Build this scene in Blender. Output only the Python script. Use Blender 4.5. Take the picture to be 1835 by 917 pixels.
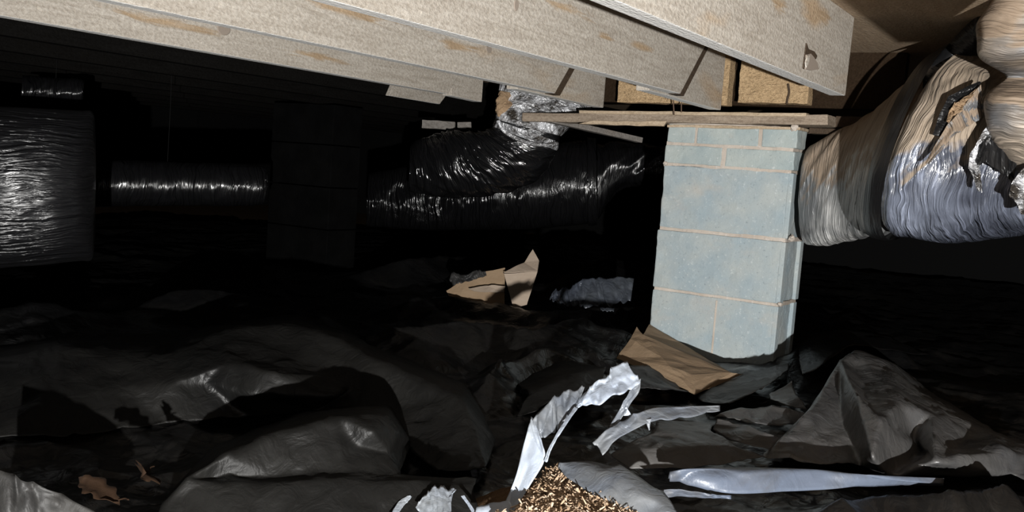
import bpy, bmesh, math, random
import numpy as np
from mathutils import Vector, Matrix, Euler

# ------------------------------------------------------------------ scene
for o in list(bpy.data.objects):
    bpy.data.objects.remove(o, do_unlink=True)
scn = bpy.context.scene
COL = scn.collection
random.seed(7)
RNG = np.random.default_rng(11)

# ------------------------------------------------------------------ camera
# world: +Y along the floor joists, +X to the right of them, z = 0 at the pier foot
W, H, F = 1835.0, 917.0, 1738.0
CAM = Vector((0.0, 0.0, 0.56))
ROT = (Matrix.Rotation(math.radians(32.0), 3, 'Z') @
       Matrix.Rotation(math.radians(90.0 - 5.2), 3, 'X') @
       Matrix.Rotation(math.radians(4.2), 3, 'Z'))
cd = bpy.data.cameras.new('camera')
cd.sensor_width = 36.0
cd.lens = 36.0 * F / W
cd.clip_start = 0.05
cam = bpy.data.objects.new('camera', cd)
cam.matrix_world = Matrix.Translation(CAM) @ ROT.to_4x4()
COL.objects.link(cam)
scn.camera = cam

# ------------------------------------------------------------------ world, light, exposure
wd = bpy.data.worlds.new('dark')
wd.use_nodes = True
wd.node_tree.nodes['Background'].inputs[0].default_value = (0.5, 0.6, 0.8, 1)
wd.node_tree.nodes['Background'].inputs[1].default_value = 0.0015
scn.world = wd
scn.view_settings.view_transform = 'Standard'
scn.view_settings.look = 'None'
scn.view_settings.exposure = 0.0
scn.view_settings.gamma = 1.0
scn.view_settings.use_curve_mapping = False

LAMP = Vector((0.85, -0.95, 0.295))         # hand torch lying low, right of the photographer
ld = bpy.data.lights.new('torch_beam', 'SPOT')
ld.energy = 1000.0
ld.color = (1.0, 0.985, 0.96)
ld.shadow_soft_size = 0.012
ld.spot_size = math.radians(80)
ld.spot_blend = 0.75
lo = bpy.data.objects.new('torch_beam', ld)
lo.location = LAMP
lo.rotation_euler = (Vector((-1.25, 3.0, 0.42)) - LAMP).to_track_quat('-Z', 'Y').to_euler()
COL.objects.link(lo)

fd = bpy.data.lights.new('phone_flash', 'POINT')
fd.energy = 5.0
fd.color = (0.92, 0.96, 1.0)
fd.shadow_soft_size = 0.006
fo = bpy.data.objects.new('phone_flash', fd)
fo.location = CAM + ROT @ Vector((-0.03, 0.035, 0.0))
COL.objects.link(fo)

# ------------------------------------------------------------------ helpers
def ray(x, y):
    return ROT @ Vector(((x - W / 2) / F, -(y - H / 2) / F, -1.0))
def at(x, y, d):                       # a pixel at a distance along the view axis
    return CAM + ray(x, y) * d
def on(x, y, ax, v):                   # a pixel on a world plane
    r = ray(x, y)
    return CAM + r * ((v - CAM[ax]) / r[ax])
def gz(x, y, z=0.0):
    return on(x, y, 2, z)

def _hash(ix, iy, iz, seed):
    n = (ix.astype(np.int64) * 374761393 + iy.astype(np.int64) * 668265263 +
         iz.astype(np.int64) * 2147483647 + seed * 1442695041) & 0x7fffffff
    n = ((n ^ (n >> 13)) * 1274126177) & 0x7fffffff
    n = (n ^ (n >> 16)) & 0x7fffffff
    return n / float(0x7fffffff) * 2 - 1
def noise(x, y, z=None, seed=0):
    x = np.asarray(x, float); y = np.asarray(y, float)
    z = np.zeros_like(x) if z is None else np.asarray(z, float) + np.zeros_like(x)
    xi, yi, zi = np.floor(x), np.floor(y), np.floor(z)
    xf, yf, zf = x - xi, y - yi, z - zi
    u, v, w = [t * t * t * (t * (t * 6 - 15) + 10) for t in (xf, yf, zf)]
    r = 0
    for a in (0, 1):
        for b in (0, 1):
            for c in (0, 1):
                k = _hash(xi + a, yi + b, zi + c, seed)
                r = r + k * (u if a else 1 - u) * (v if b else 1 - v) * (w if c else 1 - w)
    return r
def crease(x, y, seed=0):              # sharp-crested folds
    wx = x + 0.35 * noise(x * 0.9, y * 0.9, seed=seed + 5)
    wy = y + 0.35 * noise(x * 0.9, y * 0.9, seed=seed + 6)
    n = noise(wx, wy, seed=seed)
    return 1 - np.abs(n) * 2.2

def mesh_obj(name, verts, faces, mat, parent=None, smooth=False, uvs=None):
    me = bpy.data.meshes.new(name)
    me.from_pydata([tuple(v) for v in verts], [], [tuple(f) for f in faces])
    if uvs is not None:
        l = me.uv_layers.new(name='UVMap')
        l.data.foreach_set('uv', np.asarray(uvs, np.float32).ravel())
    me.materials.append(mat)
    if smooth:
        me.polygons.foreach_set('use_smooth', [True] * len(me.polygons))
    me.update()
    o = bpy.data.objects.new(name, me)
    COL.objects.link(o)
    if parent is not None:
        o.parent = parent
    return o
def tag(o, label=None, cat=None, group=None, kind=None):
    if label: o['label'] = label
    if cat: o['category'] = cat
    if group: o['group'] = group
    if kind: o['kind'] = kind
    return o
def empty(name, label, cat, group=None):
    o = bpy.data.objects.new(name, None)
    o.empty_display_size = 0.05
    COL.objects.link(o)
    return tag(o, label, cat, group)
def fix_normals(o):
    bm = bmesh.new(); bm.from_mesh(o.data)
    bmesh.ops.recalc_face_normals(bm, faces=bm.faces)
    bm.to_mesh(o.data); bm.free()
    return o
def bevel(o, w, seg=2):
    m = o.modifiers.new('bevel', 'BEVEL'); m.width = w; m.segments = seg; m.limit_method = 'ANGLE'
    return o
def thick(o, t, off=0):
    m = o.modifiers.new('thickness', 'SOLIDIFY'); m.thickness = t; m.offset = off
    return o

def hexa(name, p8, mat, parent=None, bv=0.002, sub=0, amp=0.0, seed=0):
    """eight corners: bottom ring of four, then top ring of four; optional rough surface"""
    f = [(0, 3, 2, 1), (4, 5, 6, 7), (0, 1, 5, 4), (1, 2, 6, 5), (2, 3, 7, 6), (3, 0, 4, 7)]
    o = mesh_obj(name, p8, f, mat, parent)
    fix_normals(o)
    if bv or sub:
        bm = bmesh.new(); bm.from_mesh(o.data)
        if bv:
            bmesh.ops.bevel(bm, geom=list(bm.edges), offset=bv, segments=2, affect='EDGES', profile=0.6)
        if sub:
            for _ in range(sub):
                es = [e for e in bm.edges if e.calc_length() > 0.012]
                bmesh.ops.subdivide_edges(bm, edges=es, cuts=1, use_grid_fill=True)
        if amp:
            P = np.array([v.co for v in bm.verts])
            for k, s in enumerate((23.0, 55.0)):
                for c in range(3):
                    d = noise(P[:, 0] * s, P[:, 1] * s, P[:, 2] * s, seed + c + 7 * k) * amp / (k + 1)
                    for v, t in zip(bm.verts, d):
                        v.co[c] += t
        bm.to_mesh(o.data); bm.free()
    return o
def box(name, lo, hi, mat, parent=None, **k):
    x0, y0, z0 = lo; x1, y1, z1 = hi
    return hexa(name, [(x0, y0, z0), (x1, y0, z0), (x1, y1, z0), (x0, y1, z0),
                       (x0, y0, z1), (x1, y0, z1), (x1, y1, z1), (x0, y1, z1)], mat, parent, **k)
def bar(name, a, b, w, h, mat, parent=None, up=Vector((0, 0, 1)), **k):
    """a straight bar from a to b, w across, h along 'up'"""
    a, b = Vector(a), Vector(b)
    d = (b - a).normalized(); s = d.cross(up).normalized(); u = s.cross(d).normalized()
    s *= w / 2; u *= h / 2
    return hexa(name, [a - s - u, b - s - u, b + s - u, a + s - u,
                       a - s + u, b - s + u, b + s + u, a + s + u], mat, parent, **k)

def crom(P, n):
    """Catmull-Rom through the rows of P, n samples"""
    P = np.asarray(P, float); m = len(P)
    Q = np.vstack([2 * P[0] - P[1], P, 2 * P[-1] - P[-2]])
    t = np.linspace(0, m - 1 - 1e-9, n); i = t.astype(int); f = (t - i)[:, None]
    a, b, c, d = Q[i], Q[i + 1], Q[i + 2], Q[i + 3]
    return 0.5 * (2 * b + (c - a) * f + (2 * a - 5 * b + 4 * c - d) * f ** 2 + (3 * b - a - 3 * c + d) * f ** 3)
def lerp_rows(P, n):
    P = np.asarray(P, float)
    t = np.linspace(0, len(P) - 1, n)
    return np.stack([np.interp(t, np.arange(len(P)), P[:, k]) for k in range(P.shape[1])], 1)

def sheet(name, rows, mat, parent=None, smooth=True, th=0.0):
    """quad grid from an array [n][m][3] (open), with UVs in metres"""
    R = np.asarray(rows, float); n, m = R.shape[:2]
    V = R.reshape(-1, 3)
    i, j = np.meshgrid(np.arange(n - 1), np.arange(m - 1), indexing='ij')
    a = (i * m + j).ravel()
    Fc = np.stack([a, a + 1, a + m + 1, a + m], 1)
    dv = np.concatenate([[0], np.cumsum(np.linalg.norm(np.diff(R.mean(1), axis=0), axis=1))])
    du = np.concatenate([[0], np.cumsum(np.linalg.norm(np.diff(R.mean(0), axis=0), axis=1))])
    U = np.stack(np.meshgrid(dv, du, indexing='ij')[::-1], -1).reshape(-1, 2)
    o = mesh_obj(name, V.tolist(), Fc.tolist(), mat, parent, smooth, U[Fc.ravel()])
    if th: thick(o, th)
    return o
def ribbon(name, A, B, mat, parent=None, nv=60, nu=14, amp=0.006, freq=9.0, seed=0, bulge=0.0, th=0.0016,
           smooth=True, curve=True):
    """a torn plastic strip between two edge curves"""
    f = crom if curve else lerp_rows
    a, b = f([list(p) for p in A], nv), f([list(p) for p in B], nv)
    s = np.linspace(0, 1, nu)[None, :, None]
    R = a[:, None] * (1 - s) + b[:, None] * s
    R[..., 2] += bulge * np.sin(np.pi * s[..., 0])
    vv, uu = np.meshgrid(np.linspace(0, 1, nv), np.linspace(0, 1, nu), indexing='ij')
    d1 = crease(vv * freq, uu * 1.6 + vv * freq * 0.4, seed) - 0.5
    d2 = noise(vv * freq * 2.3, uu * 4, seed=seed + 3)
    away = (R - np.array(CAM)); away /= np.linalg.norm(away, axis=2, keepdims=True)
    R = R + away * (d1 * amp + d2 * amp * 0.35)[..., None]
    R[..., 2] += d1 * amp * 0.4
    return sheet(name, R, mat, parent, smooth, th)

def loft(name, secs, mat, parent=None, nu=96, nv=120, amp=0.004, wf=26.0, skew=1.5, seed=0, cap=(True, True),
         big=0.0):
    """tube through elliptical sections: (x1,y1,x2,y2, depth, half depth or None)"""
    rows = []
    for s in secs:
        p1, p2 = at(s[0], s[1], s[4]), at(s[2], s[3], s[4])
        c = (p1 + p2) / 2; a = (p1 - p2) / 2
        r = ray((s[0] + s[2]) / 2, (s[1] + s[3]) / 2).normalized()
        bl = s[5] if len(s) > 5 and s[5] else a.length
        b = r * bl
        if len(s) > 6:                       # the section leans: its front shows off-centre
            cx, cy = (s[0] + s[2]) / 2 + s[6], (s[1] + s[3]) / 2 + s[7]
            b = c - at(cx, cy, s[4] - bl)
        rows.append(list(c) + list(a) + list(b))
    Q = crom(rows, nv)
    C_, A_, B_ = Q[:, :3], Q[:, 3:6], Q[:, 6:9]
    L = np.concatenate([[0], np.cumsum(np.linalg.norm(np.diff(C_, axis=0), axis=1))])
    u = np.arange(nu) / nu
    th = np.pi / 2 + 2 * np.pi * u
    rad = np.linalg.norm(A_, axis=1)
    Vv, Uu = np.meshgrid(L, u, indexing='ij')
    ring = np.cos(th)[None, :, None] * A_[:, None] + np.sin(th)[None, :, None] * B_[:, None]
    per = np.cos(2 * np.pi * Uu); pes = np.sin(2 * np.pi * Uu)
    ph = Vv * wf + skew * pes
    w = (crease(ph, per * 1.5 + pes * 0.8, seed) - 0.4) + 0.5 * noise(ph * 2.1, per * 3, pes * 3, seed + 2)
    fade = np.minimum(1, np.minimum(Vv, L[-1] - Vv) / 0.03)
    d = w * amp * fade
    if big:
        d = d + big * noise(Vv * 7, per * 1.4, pes * 1.4, seed + 9)
    rn = np.linalg.norm(ring, axis=2, keepdims=True)
    V = C_[:, None] + ring * (1 + d[..., None] / np.maximum(rn, 1e-4))
    verts = V.reshape(-1, 3).tolist()
    faces, uvs = [], []
    rm = float(rad.mean()) * 2 * math.pi
    for i in range(nv - 1):
        for j in range(nu):
            k = (j + 1) % nu
            faces.append((i * nu + j, i * nu + k, (i + 1) * nu + k, (i + 1) * nu + j))
            uvs += [(j / nu * rm, L[i]), ((j + 1) / nu * rm, L[i]), ((j + 1) / nu * rm, L[i + 1]), (j / nu * rm, L[i + 1])]
    for e, on_ in zip((0, nv - 1), cap):
        if on_:
            n0 = len(verts)
            verts.append(C_[e].tolist())
            for j in range(nu):
                k = (j + 1) % nu
                faces.append((e * nu + j, e * nu + k, n0))
                uvs += [(0, 0), (0.01, 0), (0, 0.01)]
    o = mesh_obj(name, verts, faces, mat, parent, True, uvs)
    fix_normals(o)
    return o
def tube(name, pts, r, mat, parent=None, nu=10, n=None):
    P = crom([list(p) for p in pts], n or max(8, len(pts) * 6))
    T = np.gradient(P, axis=0); T /= np.linalg.norm(T, axis=1, keepdims=True)
    ref = np.array([0.31, 0.22, 0.92]); ref = ref / np.linalg.norm(ref)
    S = np.cross(T, ref); S /= np.linalg.norm(S, axis=1, keepdims=True); U = np.cross(S, T)
    th = np.arange(nu) / nu * 2 * np.pi
    V = P[:, None] + r * (np.cos(th)[None, :, None] * S[:, None] + np.sin(th)[None, :, None] * U[:, None])
    m = len(P); faces = []
    for i in range(m - 1):
        for j in range(nu):
            k = (j + 1) % nu
            faces.append((i * nu + j, i * nu + k, (i + 1) * nu + k, (i + 1) * nu + j))
    faces.append(tuple(range(nu))[::-1]); faces.append(tuple((m - 1) * nu + j for j in range(nu)))
    return fix_normals(mesh_obj(name, V.reshape(-1, 3).tolist(), faces, mat, parent, True))
def plate(name, polys, mat, parent=None, th=0.004):
    """a folded board: polygons over a shared list of points"""
    pts, fs = polys
    o = mesh_obj(name, pts, fs, mat, parent)
    bm = bmesh.new(); bm.from_mesh(o.data)
    bmesh.ops.triangulate(bm, faces=bm.faces)
    bmesh.ops.subdivide_edges(bm, edges=bm.edges, cuts=5, use_grid_fill=True)
    P = np.array([v.co for v in bm.verts])
    d = noise(P[:, 0] * 30, P[:, 1] * 30, P[:, 2] * 30, 4) * 0.0025
    for v, t in zip(bm.verts, d): v.co.z += t
    bmesh.ops.recalc_face_normals(bm, faces=bm.faces)
    bm.to_mesh(o.data); bm.free()
    return thick(o, th)

# ------------------------------------------------------------------ materials
class NT:
    def __init__(s, name):
        s.m = bpy.data.materials.new(name); s.m.use_nodes = True
        s.t = s.m.node_tree; s.b = s.t.nodes['Principled BSDF']
    def n(s, typ, **k):
        x = s.t.nodes.new(typ)
        for a, v in k.items():
            if a in x.inputs: x.inputs[a].default_value = v
            else: setattr(x, a, v)
        return x
    def l(s, a, b): s.t.links.new(a, b)
    def co(s, kind='Object', scale=(1, 1, 1), rot=(0, 0, 0)):
        c = s.n('ShaderNodeTexCoord'); m = s.n('ShaderNodeMapping')
        m.inputs['Scale'].default_value = scale; m.inputs['Rotation'].default_value = rot
        s.l(c.outputs[kind], m.inputs['Vector']); return m.outputs['Vector']
    def noise(s, vec, scale, detail=4, rough=0.55, dist=0.0):
        x = s.n('ShaderNodeTexNoise'); x.inputs['Scale'].default_value = scale
        x.inputs['Detail'].default_value = detail; x.inputs['Roughness'].default_value = rough
        x.inputs['Distortion'].default_value = dist
        s.l(vec, x.inputs['Vector']); return x.outputs['Fac']
    def ramp(s, fac, stops):
        r = s.n('ShaderNodeValToRGB'); e = r.color_ramp.elements
        while len(e) < len(stops): e.new(0.5)
        for x, (p, c) in zip(e, stops):
            x.position = p; x.color = (c, c, c, 1) if isinstance(c, (int, float)) else (*c, 1)
        s.l(fac, r.inputs['Fac']); return r.outputs['Color']
    def mix(s, fac, a, b, mode='MIX'):
        x = s.n('ShaderNodeMix', data_type='RGBA', blend_type=mode)
        for sock, v in ((x.inputs[0], fac), (x.inputs[6], a), (x.inputs[7], b)):
            if isinstance(v, (int, float)): sock.default_value = v
            elif isinstance(v, tuple): sock.default_value = (*v, 1)
            else: s.l(v, sock)
        return x.outputs[2]
    def bump(s, h, dist=0.002, strength=1.0, prev=None):
        x = s.n('ShaderNodeBump'); x.inputs['Strength'].default_value = strength
        x.inputs['Distance'].default_value = dist
        s.l(h, x.inputs['Height'])
        if prev is not None: s.l(prev, x.inputs['Normal'])
        return x.outputs['Normal']
    def out(s, col=None, rough=0.8, spec=0.3, nrm=None, metal=0.0):
        if isinstance(col, tuple): s.b.inputs['Base Color'].default_value = (*col, 1)
        elif col is not None: s.l(col, s.b.inputs['Base Color'])
        if isinstance(rough, (int, float)): s.b.inputs['Roughness'].default_value = rough
        else: s.l(rough, s.b.inputs['Roughness'])
        s.b.inputs['Specular IOR Level'].default_value = spec
        if isinstance(metal, (int, float)): s.b.inputs['Metallic'].default_value = metal
        if nrm is not None: s.l(nrm, s.b.inputs['Normal'])
        return s.m

def mat_wood(name, c1, c2, c3, edge=None, rot=(0, 0, 0), patch=0.55, grain=1.0, rough=0.8, spots=()):
    """sawn lumber; the grain runs along local Y before 'rot'"""
    t = NT(name)
    ax = (lambda k: (k, 1, 1)) if rot[2] else (lambda k: (1, k, 1))
    v = t.co('Object', ax(0.09))
    g = t.noise(v, 55, 5, 0.6, 1.2)
    v2 = t.co('Object', ax(0.3))
    p = t.noise(v2, 6.0, 3, 0.5, 0.8)
    v3 = t.co('Object', ax(0.5))
    s = t.noise(v3, 190, 2, 0.6)
    col = t.mix(t.ramp(g, [(0.32, 0.0), (0.68, 1.0)]), c1, c2)
    col = t.mix(t.ramp(p, [(patch, 0.0), (patch + 0.14, 0.85)]), col, c3)
    col = t.mix(t.ramp(s, [(0.35, 0.55), (0.6, 0.0)]), col, t.mix(1.0, col, (0.62, 0.58, 0.54), 'MULTIPLY'))
    for (cx, cy, cz, ry, rz) in spots:       # heartwood streaks in the board
        d = t.n('ShaderNodeVectorMath', operation='SUBTRACT'); d.inputs[1].default_value = (cx, cy, cz)
        t.l(t.co('Object'), d.inputs[0])
        q = t.n('ShaderNodeVectorMath', operation='MULTIPLY'); q.inputs[1].default_value = (1 / 0.06, 1 / ry, 1 / rz)
        t.l(d.outputs[0], q.inputs[0])
        ln = t.n('ShaderNodeVectorMath', operation='LENGTH'); t.l(q.outputs[0], ln.inputs[0])
        ad = t.n('ShaderNodeMath', operation='MULTIPLY_ADD'); ad.inputs[1].default_value = 1.3
        t.l(g, ad.inputs[0]); t.l(ln.outputs['Value'], ad.inputs[2])
        col = t.mix(t.ramp(ad.outputs[0], [(0.75, 0.9), (0.999, 0.0)]), col, t.mix(t.ramp(g, [(0.35, 0.0), (0.65, 1.0)]), tuple(x * 0.72 for x in c3), c3))
    hs = t.noise(t.co('Object', ax(0.6)), 150, 3, 0.7)
    col = t.mix(t.ramp(hs, [(0.60, 0.0), (0.70, 0.45)]), col, t.mix(1.0, col, (1.55, 1.55, 1.52), 'MULTIPLY'))
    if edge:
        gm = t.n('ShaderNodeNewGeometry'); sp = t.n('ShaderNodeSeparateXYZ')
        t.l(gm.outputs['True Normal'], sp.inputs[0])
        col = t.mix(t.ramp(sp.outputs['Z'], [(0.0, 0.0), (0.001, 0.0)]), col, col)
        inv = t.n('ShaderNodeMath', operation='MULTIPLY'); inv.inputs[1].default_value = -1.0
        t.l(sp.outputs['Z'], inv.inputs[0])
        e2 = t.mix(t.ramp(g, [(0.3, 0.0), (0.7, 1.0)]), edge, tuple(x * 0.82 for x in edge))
        col = t.mix(t.ramp(inv.outputs[0], [(0.6, 0.0), (0.8, 1.0)]), col, e2)  # planed undersides paler, whitened further to stand for light from below
    n1 = t.bump(s, 0.0026 * grain, 0.9)
    n2 = t.bump(g, 0.002 * grain, 0.6, n1)
    return t.out(col, rough, 0.25 if c1[0] > .02 else 0.03, n2)

M = {}
SPOTS = []
for jx, px_, py_, ry, rz in ((-1.065, 1150, 84, .26, .030), (-1.065, 1085, 66, .12, .018), (-1.065, 1010, 14, .30, .035), (-1.512, 822, 84, .28, .040),
                             (-1.512, 620, 20, .45, .03), (-2.005, 560, 100, .35, .03), (-2.005, 300, 40, .5, .03), (-0.612, 1478, 30, .13, .055), (-0.612, 1395, 8, .16, .04)):
    p_ = on(px_, py_, 0, jx); SPOTS.append((jx, p_.y, p_.z, ry, rz))
M['joist'] = mat_wood('weathered_sawn_wood', (0.33, 0.295, 0.25), (0.44, 0.405, 0.355), (0.38, 0.27, 0.165),
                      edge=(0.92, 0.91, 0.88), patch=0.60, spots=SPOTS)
M['blocking'] = mat_wood('tan_rough_wood', (0.36, 0.25, 0.14), (0.46, 0.33, 0.19), (0.40, 0.28, 0.16),
                         rot=(0, 0, math.pi / 2), grain=3.5, patch=0.6)
M['sill'] = mat_wood('greyed_old_wood', (0.20, 0.155, 0.115), (0.33, 0.27, 0.21), (0.38, 0.28, 0.19),
                     rot=(0, 0, math.pi / 2), grain=1.5, patch=0.6)
M['shim'] = mat_wood('pale_shim_wood', (0.36, 0.28, 0.19), (0.46, 0.37, 0.27), (0.42, 0.31, 0.20),
                     rot=(0, 0, math.pi / 2), patch=0.6)
M['darkwood'] = mat_wood('shade_dark_wood', (0.045, 0.030, 0.019), (0.065, 0.044, 0.028), (0.055, 0.036, 0.02))  # dark tone for painted shade; the crack and chip use it too
M['rimwood'] = mat_wood('shaded_brown_wood', (0.020, 0.013, 0.008), (0.028, 0.018, 0.011), (0.022, 0.014, 0.008))  # shade behind the blocking put into the wood colour
M['shadewood'] = mat_wood('shade_black_wood', (0.004, 0.0037, 0.0034), (0.006, 0.0057, 0.0053), (0.005, 0.0045, 0.004))  # near-black colour stands for the shade on the far joists
M['greywood'] = mat_wood('dirty_grey_wood', (0.12, 0.11, 0.10), (0.19, 0.175, 0.16), (0.15, 0.13, 0.11),
                         rot=(0, 0, math.pi / 2))
M['subfloor'] = mat_wood('plywood_subfloor', (0.32, 0.235, 0.155), (0.38, 0.29, 0.20), (0.34, 0.24, 0.15), patch=0.6)
M['knot'] = NT('knot_wood').out((0.24, 0.20, 0.165), 0.8, 0.2)

def mat_block(name, c1, c2, stain):
    t = NT(name)
    v = t.co('Object')
    a = t.noise(v, 9, 3, 0.55)
    b = t.noise(v, 95, 4, 0.7)
    col = t.mix(t.ramp(a, [(0.35, 0.0), (0.65, 1.0)]), c1, c2)
    col = t.mix(t.ramp(b, [(0.60, 0.0), (0.72, 0.5)]), col, tuple(min(.6, x * 1.7) for x in c2))
    col = t.mix(t.ramp(b, [(0.28, 0.55), (0.40, 0.0)]), col, tuple(x * .5 for x in c1))
    st = t.noise(t.co('Object', (1, 1, 1.6)), 5.5, 4, 0.6)
    col = t.mix(t.ramp(st, [(0.60, 0.0), (0.78, 0.4)]), col, stain)
    return t.out(col, 0.9, 0.2 if c1[0] > .1 else 0.03, t.bump(b, 0.0022, 0.9))
M['block'] = mat_block('concrete_block', (0.27, 0.325, 0.35), (0.335, 0.365, 0.36), (0.42, 0.36, 0.30))
M['brick'] = mat_block('grey_green_brick', (0.28, 0.33, 0.335), (0.35, 0.385, 0.37), (0.46, 0.38, 0.31))
M['mortar'] = mat_block('tan_mortar', (0.38, 0.325, 0.275), (0.46, 0.41, 0.36), (0.42, 0.36, 0.30))
M['darkblock'] = mat_block('shade_dark_block', (0.002, 0.002, 0.002), (0.0035, 0.0035, 0.0035), (0.0025, 0.0025, 0.0025))  # block darkened to paint in the shade on the far pier

def mat_jacket(name, base, dust=None, dust_amt=0.0, rough=0.2, bump=1.0, fr=(9, 130), metal=0.0, spec=0.6, haze=None,
               skew=0.35, warp=0.08):
    """duct jacket film: streaky wrinkles running round the tube, dust settled on what faces up"""
    t = NT(name)
    uv = t.co('UV')
    wn = t.n('ShaderNodeTexNoise'); wn.inputs['Scale'].default_value = 7.0; wn.inputs['Detail'].default_value = 2.0
    t.l(t.co('Object'), wn.inputs['Vector'])
    ws = t.n('ShaderNodeVectorMath', operation='MULTIPLY_ADD')
    ws.inputs[1].default_value = (warp, warp, 0); t.l(wn.outputs['Color'], ws.inputs[0]); t.l(uv, ws.inputs[2])
    def mp(sc):
        m = t.n('ShaderNodeMapping'); m.inputs['Scale'].default_value = sc; m.inputs['Rotation'].default_value = (0, 0, skew)
        t.l(ws.outputs[0], m.inputs['Vector']); return m.outputs['Vector']
    a = t.noise(mp((fr[0], fr[1], 1)), 1.0, 3, 0.55, 0.6)
    b = t.noise(mp((fr[0] * 0.5, fr[1] * 0.33, 1)), 1.0, 2, 0.5, 0.4)
    col = base
    if haze is not None:
        h = t.noise(t.co('Object'), 5.5, 3, 0.5)
        col = t.mix(t.ramp(h, [(0.40, 0.0), (0.62, 1.0)]), base, haze)
        col = t.mix(t.ramp(a, [(0.54, 0.0), (0.66, 0.8)]), col, t.mix(1.0, col, (2.6, 2.6, 2.6), 'MULTIPLY'))  # paler wrinkle streaks paint in the white sheen
    rg = rough
    if dust is not None:
        gm = t.n('ShaderNodeNewGeometry'); sp = t.n('ShaderNodeSeparateXYZ')
        t.l(gm.outputs['Normal'], sp.inputs[0])
        wv = t.noise(t.co('Object'), 16, 4, 0.6)
        ad = t.n('ShaderNodeMath', operation='MULTIPLY_ADD'); ad.inputs[1].default_value = 0.9
        t.l(wv, ad.inputs[0]); t.l(sp.outputs['Z'], ad.inputs[2])
        k = t.ramp(ad.outputs[0], [(0.50, 0.0), (0.68, dust_amt)])
        col = t.mix(k, col, t.mix(t.ramp(wv, [(0.3, 0.0), (0.7, 1.0)]), dust, tuple(x * 0.7 for x in dust)))
        rg = t.mix(k, (rough,) * 3, (0.75,) * 3)
    n1 = t.bump(b, 0.014 * bump, 0.9)
    n2 = t.bump(a, 0.009 * bump, 0.9, n1)
    return t.out(col, rg, spec, n2, metal)
M['jk_black'] = mat_jacket('black_glossy_jacket', (0.005, 0.005, 0.0055), rough=0.2, fr=(3.5, 110), bump=1.5, spec=0.9)
M['jk_mid'] = mat_jacket('black_crinkled_jacket', (0.006, 0.006, 0.0065), rough=0.17, fr=(6, 80), bump=1.3, spec=1.0)
M['jk_left'] = mat_jacket('black_glossy_jacket_lengthwise', (0.007, 0.007, 0.008), rough=0.34, fr=(120, 12), bump=0.8, spec=1.0, warp=0.035,
                          skew=0.1)
M['jk_grey'] = mat_jacket('dusty_grey_jacket', (0.13, 0.135, 0.14), (0.36, 0.27, 0.19), 0.95, rough=0.28, bump=1.0, warp=0.05, spec=0.9,
                          haze=(0.46, 0.46, 0.45))
M['jk_blue'] = mat_jacket('blue_grey_jacket', (0.05, 0.056, 0.075), (0.36, 0.28, 0.20), 0.95, rough=0.24, bump=1.5, spec=1.0, warp=0.06,
                          haze=(0.15, 0.168, 0.215))
M['jk_tan'] = mat_jacket('tan_dusted_jacket', (0.085, 0.09, 0.098), (0.27, 0.20, 0.14), 0.95, rough=0.5, bump=0.8,
                         haze=(0.20, 0.165, 0.13))
M['strap'] = mat_jacket('black_strap', (0.008, 0.008, 0.0085), rough=0.36, bump=0.3, spec=0.35)
def mat_foil():
    t = NT('crinkled_foil')
    a = t.noise(t.co('Object', (1, 1, 1)), 42, 3, 0.55, 0.8)
    c = t.ramp(t.noise(t.co('Object'), 22, 3), [(0.36, (0.05, 0.043, 0.036)), (0.60, (0.70, 0.71, 0.74))])
    return t.out(c, 0.22, 1.0, t.bump(a, 0.03, 1.0), 0.25)
M['foil'] = mat_foil()
def mat_fibre():
    t = NT('torn_insulation')
    a = t.noise(t.co('Object'), 130, 3, 0.6)
    return t.out(t.mix(a, (0.22, 0.14, 0.08), (0.42, 0.30, 0.19)), 0.95, 0.1, t.bump(a, 0.006, 1.0))
M['fibre'] = mat_fibre()

def mat_plastic(name, base, dust, lo=0.45, hi=0.75, amt=0.8, rough=0.33, bump=1.0, spec=0.5, scale=4.0, trans=0.0):
    t = NT(name)
    v = t.co('Object')
    d = t.noise(v, scale, 5, 0.6, 0.5)
    f = t.noise(v, 260, 2, 0.6)
    w = t.noise(t.co('Object', (1, 1, 1)), 26, 3, 0.5, 1.0)
    k = t.ramp(d, [(lo, 0.0), (hi, amt)])
    col = t.mix(k, base, dust)
    col = t.mix(t.ramp(f, [(0.62, 0.0), (0.78, 0.5)]), col, t.mix(1.0, col, (1.8, 1.75, 1.7), 'MULTIPLY'))
    rg = t.mix(k, (rough,) * 3, (min(1, rough + 0.3),) * 3)
    n1 = t.bump(w, 0.006 * bump, 0.7)
    n2 = t.bump(f, 0.0006 * bump, 0.5, n1)
    t.out(col, rg, spec, n2)
    if trans:
        t.b.inputs['Transmission Weight'].default_value = 0.0
    return t.m
M['poly'] = mat_plastic('black_poly_sheet', (0.004, 0.004, 0.0042), (0.010, 0.0092, 0.0078), rough=0.28, spec=0.45)
M['poly_dusty'] = mat_plastic('dusty_black_poly', (0.040, 0.040, 0.041), (0.095, 0.091, 0.086), lo=0.35, hi=0.7, rough=0.33)
M['poly_mid'] = mat_plastic('half_dusty_poly', (0.0045, 0.0045, 0.0044), (0.009, 0.0086, 0.0076), lo=0.35, hi=0.7, rough=0.42, spec=0.22)
M['poly_pale'] = mat_plastic('pale_dusty_film', (0.33, 0.375, 0.45), (0.29, 0.31, 0.32), lo=0.4, hi=0.7, rough=0.4, bump=0.8,
                             scale=9.0)
M['poly_grey'] = mat_plastic('grey_dusty_film', (0.12, 0.135, 0.16), (0.22, 0.228, 0.23), lo=0.4, hi=0.7, rough=0.35, bump=0.8,
                             scale=9.0)
M['poly_roll'] = mat_plastic('bluish_film', (0.095, 0.115, 0.155), (0.06, 0.06, 0.062), lo=0.45, hi=0.62, rough=0.4, bump=0.6, scale=5.0)
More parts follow.
